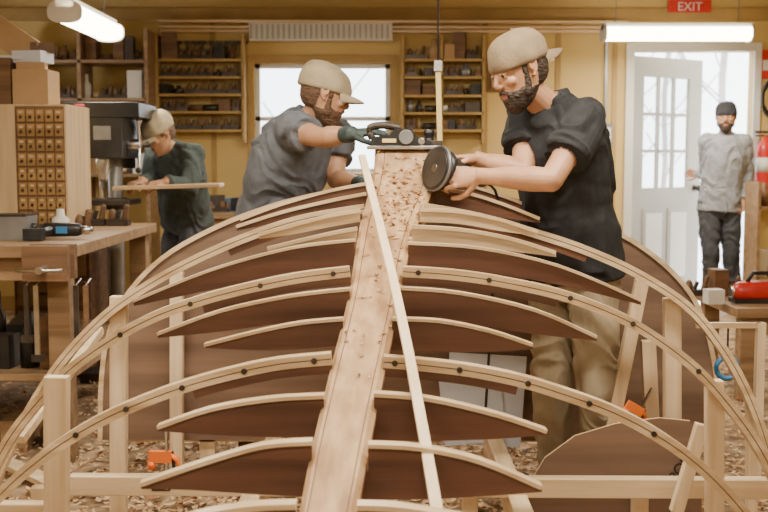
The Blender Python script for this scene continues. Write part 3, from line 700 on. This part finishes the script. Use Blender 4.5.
b=MB(); clutter(b,px2x(205,8.5),px2x(550,8.5),8.7,.861,.2,['iron','card','blue','white','brown','grey','pale_x','black'],.03,.2); clutter(b,px2x(205,8.5),px2x(550,8.5),8.45,.861,.1,['iron','card','blue','white','brown','grey','pale_x'],.12,.1); b.obj('bench_tools')
bench('work_table',px2x(716,5.9),px2x(716,5.9)+1.2,5.5,6.3,.50,'bench',None)
b=MB(); c=at(752,303,5.75); c.z=.5
b.capsule(c+V((-.06,0,.06)),c+V((.12,0,.06)),.055,.06,'red',14); b.box(c+V((.02,0,.012)),(.26,.12,.024),'black'); b.cyl(c+V((-.12,0,.06)),c+V((-.06,0,.06)),.03,'steel'); b.tube([c+V((-.03,0,.11)),c+V((0,0,.16)),c+V((.08,0,.16)),c+V((.11,0,.11))],.012,'black'); b.obj('air_compressor_tool')
b=MB(); clutter(b,c.x-.3,c.x+.9,6.05,.501,.16,['white','iron','card','brown'],.03,.12); clutter(b,c.x-.28,c.x-.16,5.7,.501,.1,['white','iron','brown'],.03,.12); b.obj('table_clutter')
b=MB(); c=at(727,368,3.9)
b.tube([c+V((.04*math.cos(t),0,.04*math.sin(t))) for t in [i*math.pi/8 for i in range(17)]],.010,'blue',8); b.beam(c+V((0,0,.04)),c+V((0,0,.16)),.006,.006,'iron',up=(0,1,0)); b.beam(c+V((-.12,0,.16)),c+V((.12,0,.16)),.02,.02,'pale_x'); 
b.beam(c+V((.12,0,.17)),V((c.x+.12,3.9,0)),.03,.03,'pale_z',up=(0,1,0)); b.obj('tape_stand')
shelf('wall_shelf',px2x(764,8.2),XR-.02,[.35,.9],8.3,8.6,['card','red','white','brown'],'bench')

# ---------------------------------------------------------------- left side
bench('long_workbench',XL+.05,-1.27,4.35,5.95,.92,'bench',.35)
b=MB(); clutter(b,-2.6,-1.4,4.9,.381,.3,['card','brown','iron','grey','black'],.03,.4); clutter(b,-2.3,-1.4,4.55,.381,.25,['card','brown','iron','black'],.03,.2)
clutter(b,-2.3,-1.4,4.7,.0,.3,['brown','iron','black','card','bench'],.02,.4); b.obj('stored_tools')
b=MB(); clutter(b,-2.3,-1.42,5.15,.921,.14,['iron','black','white','card','blue','brown','red'],.06,.12); clutter(b,-1.60,-1.36,5.7,.921,.2,['iron','black','white','brown'],.02,.12); b.obj('benchtop_tools')
x0=px2x(-40,5.6);x1=px2x(73,5.5)
def cabinet():
    b=MB(); z0,z1=.921,1.55; xs=px2x(20,5.45); y=5.42
    b.bx(x0,x1,y,5.85,z0,z1,'cab'); b.bx(xs,x1-.01,y-.006,y,z0+.01,z1-.01,'brown'); n=5; m=8
    wd=(x1-xs-.02)/n; hd=(z1-z0-.04)/m
    for i in range(n):
        for j in range(m):
            a=xs+.01+i*wd; c=z0+.02+j*hd
            b.bx(a+.004,a+wd-.004,y-.016,y-.004,c+.006,c+hd-.006,'drawer')
            b.ball((a+wd/2,y-.024,c+hd*.4),.008,'iron',n=8); b.box((a+wd/2,y-.018,c+hd*.72),(wd*.45,.003,hd*.16),'cab')
    b.obj('drawer_cabinet',.001)
cabinet()
b=MB(); 
c=V((px2x(40,5.6),5.6,1.551)); b.box(c+V((0,0,.09)),(.18,.2,.18),'card'); b.box(c+V((-.02,0,.20)),(.14,.14,.04),'card',Matrix.Rotation(.2,3,'Z'))
b.box(c+V((-.17,.02,.12)),(.13,.2,.24),'brown'); b.box(c+V((-.12,0,.34)),(.26,.03,.14),'card',Matrix.Rotation(.6,3,'Y')); b.box(c+V((-.16,.02,.245)),(.2,.14,.02),'paper')
b.box(c+V((-.02,.02,.25)),(.16,.14,.06),'paper',Matrix.Rotation(-.2,3,'Z')); b.box(c+V((.02,.05,.30)),(.12,.12,.05),'brown',Matrix.Rotation(.3,3,'Z'))
b.obj('cardboard_boxes')
b=MB(); c=at(14,243,4.75); c.z=.921; b.box(c+V((0,0,.05)),(.17,.14,.10),'grey'); b.box(c+V((0,0,.105)),(.15,.12,.012),'iron'); b.cyl(c+V((.085,0,.05)),c+V((.105,0,.05)),.02,'black'); b.obj('metal_toolbox')
def drill(px,py,d):
    b=MB(); c=at(px,py,d); c.z=.921+.04
    b.capsule(c+V((-.07,0,0)),c+V((.06,0,.0)),.034,.03,'black'); b.cyl(c+V((.07,0,0)),c+V((.13,0,0)),.02,'steel',r1=.01); b.capsule(c+V((-.04,0,0)),c+V((-.08,-.10,-.01)),.02,.02,'black'); b.box(c+V((-.09,-.13,-.012)),(.08,.06,.05),'black'); b.box(c+V((0,-.03,0)),(.05,.01,.03),'blue'); b.obj('cordless_drill')
drill(64,240,4.75)
b=MB(); c=V((px2x(50,4.3),4.33,.86)); b.box(c,(.18,.04,.14),'brown'); b.box(c+V((0,-.10,0)),(.18,.04,.14),'brown'); b.cyl(c+V((0,.0,-.02)),c+V((0,-.2,-.02)),.014,'steel'); b.cyl(c+V((-.09,-.19,-.02)),c+V((.09,-.19,-.02)),.007,'steel'); b.obj('bench_vise')
b=MB()
for px,L in((24,.22),(34,.3),(74,.26),(84,.2)):
    p=V((px2x(px,4.33),4.325,.76)); b.beam(p,p-V((0,0,L)),.02,.012,random.choice(['iron','brown','steel'])); b.box(p-V((0,0,L)),(.05,.02,.03),'iron'); b.cyl(p,p+V((0,.075,.02)),.004,'steel',n=6)
b.obj('hanging_clamps')
def drillpress():
    b=MB(); c=V((px2x(114,6.25),6.25,0)); k='iron'
    b.box(c+V((0,-.05,.03)),(.30,.42,.06),k); b.cyl(c+V((0,.05,.05)),c+V((0,.05,1.42)),.042,'grey',n=24)
    b.box(c+V((-.0,-.02,1.40)),(.22,.40,.24),'black'); b.box(c+V((-.02,.0,1.55)),(.46,.46,.085),'black'); b.cyl(c+V((-.02,.28,1.50)),c+V((-.02,.28,1.22)),.085,'black',n=20)
    b.lathe(c+V((-.02,-.14,1.29)),(0,0,-1),[(0,.04),(.06,.04),(.08,.028),(.13,.028),(.15,.012),(.19,.008)],'steel')
    b.box(c+V((0,-.10,1.03)),(.30,.30,.03),k); b.cyl(c+V((0,.05,.98)),c+V((0,.05,1.05)),.065,k)
    h=c+V((.11,-.10,1.36)); b.cyl(h,h+V((.08,0,0)),.03,'steel')
    for a in(0,2.1,4.2):
        e=h+V((.08,math.cos(a)*.17,math.sin(a)*.17)); b.cyl(h+V((.07,0,0)),e,.008,'steel'); b.ball(e,.018,'black')
    b.box(c+V((0,-.225,1.42)),(.10,.01,.08),'grey'); b.box(c+V((-.12,-.24,1.56)),(.06,.01,.04),'red')
    p=at(116,188,6.12);q=at(222,185,6.12); b.beam(p,q,.18,.022,'pale_x')
    b.obj('drill_press',.004)
drillpress()
b=MB(); c=V((px2x(84,7.3),7.3,0))
b.box(c+V((0,0,.35)),(.42,.42,.70),'iron'); b.box(c+V((0,0,.74)),(.55,.5,.06),'iron'); b.box(c+V((-.16,.1,1.1)),(.12,.16,.68),'grey'); b.box(c+V((0,.05,1.42)),(.42,.18,.24),'black'); b.cyl(c+V((.03,-.06,1.42)),c+V((.03,-.03,1.42)),.10,'black',n=24)
b.cyl(c+V((.12,0,.77)),c+V((.12,0,1.32)),.012,'steel'); b.box(c+V((-.02,-.22,.55)),(.12,.02,.12),'black')
b.tube([c+V((-.2,.1,.9)),c+V((-.3,0,.7)),c+V((-.28,-.1,.3))],.035,'black'); b.obj('band_saw',.005)
b=MB(); c=V((px2x(58,6.3),6.35,0)); b.box(c+V((0,0,.40)),(.44,.4,.74),'brown')
for j in range(4): b.box(c+V((0,-.205,.16+.17*j)),(.40,.014,.14),'bench'); b.cyl(c+V((-.08,-.225,.16+.17*j)),c+V((.08,-.225,.16+.17*j)),.008,'iron',n=8)
b.box(c+V((0,0,.015)),(.40,.36,.03),'black'); b.obj('tool_chest',.004)
b=MB()
for z in(1.15,1.45,1.75,2.05): b.bx(px2x(20,8.6),px2x(150,8.6),8.55,8.9,z-.012,z+.01,'bench')
for px in(22,84,150): b.bx(px2x(px,8.6)-.015,px2x(px,8.6)+.015,8.55,8.9,0,2.3,'bench')
for z in(1.15,1.45,1.75,2.05):
    clutter(b,px2x(24,8.6),px2x(148,8.6),8.7,z+.011,.26,['card','brown','iron','white','black','grey','pale_x','brown'],.008,.2)
b.obj('storage_rack')
b=MB()
for k in range(12):
    px=158+k*8; p=V((px2x(px),8.975,Z(45))); h=random.uniform(.04,.08)
    b.beam(p,p-V((0,0,h)),.014,.01,random.choice(['brown','iron'])); b.box(p,(random.uniform(.03,.07),.02,.03),'iron')
b.obj('hanging_hand_tools')
b=MB()
b.beam(V((-1.75,4.1,.02)),V((-1.25,3.3,.02)),.08,.02,'pine_x'); b.beam(V((-1.6,4.3,.05)),V((-1.15,3.9,.02)),.07,.02,'pine_x')
b.obj('scrap_boards')

# ---------------------------------------------------------------- light + camera
w=bpy.data.worlds.new('World'); bpy.context.scene.world=w; w.use_nodes=True
bg=w.node_tree.nodes['Background']; bg.inputs[0].default_value=(.92,.96,1,1); bg.inputs[1].default_value=8
cam=bpy.data.cameras.new('Camera'); cam.lens=50.02; cam.sensor_width=36; cam.clip_end=200
cam.dof.use_dof=True; cam.dof.focus_distance=3.5; cam.dof.aperture_fstop=4.5
co=bpy.data.objects.new('Camera',cam); co.location=(0,0,H); co.rotation_euler=(math.pi/2-PITCH,0,0); bpy.context.collection.objects.link(co)
bpy.context.scene.camera=co
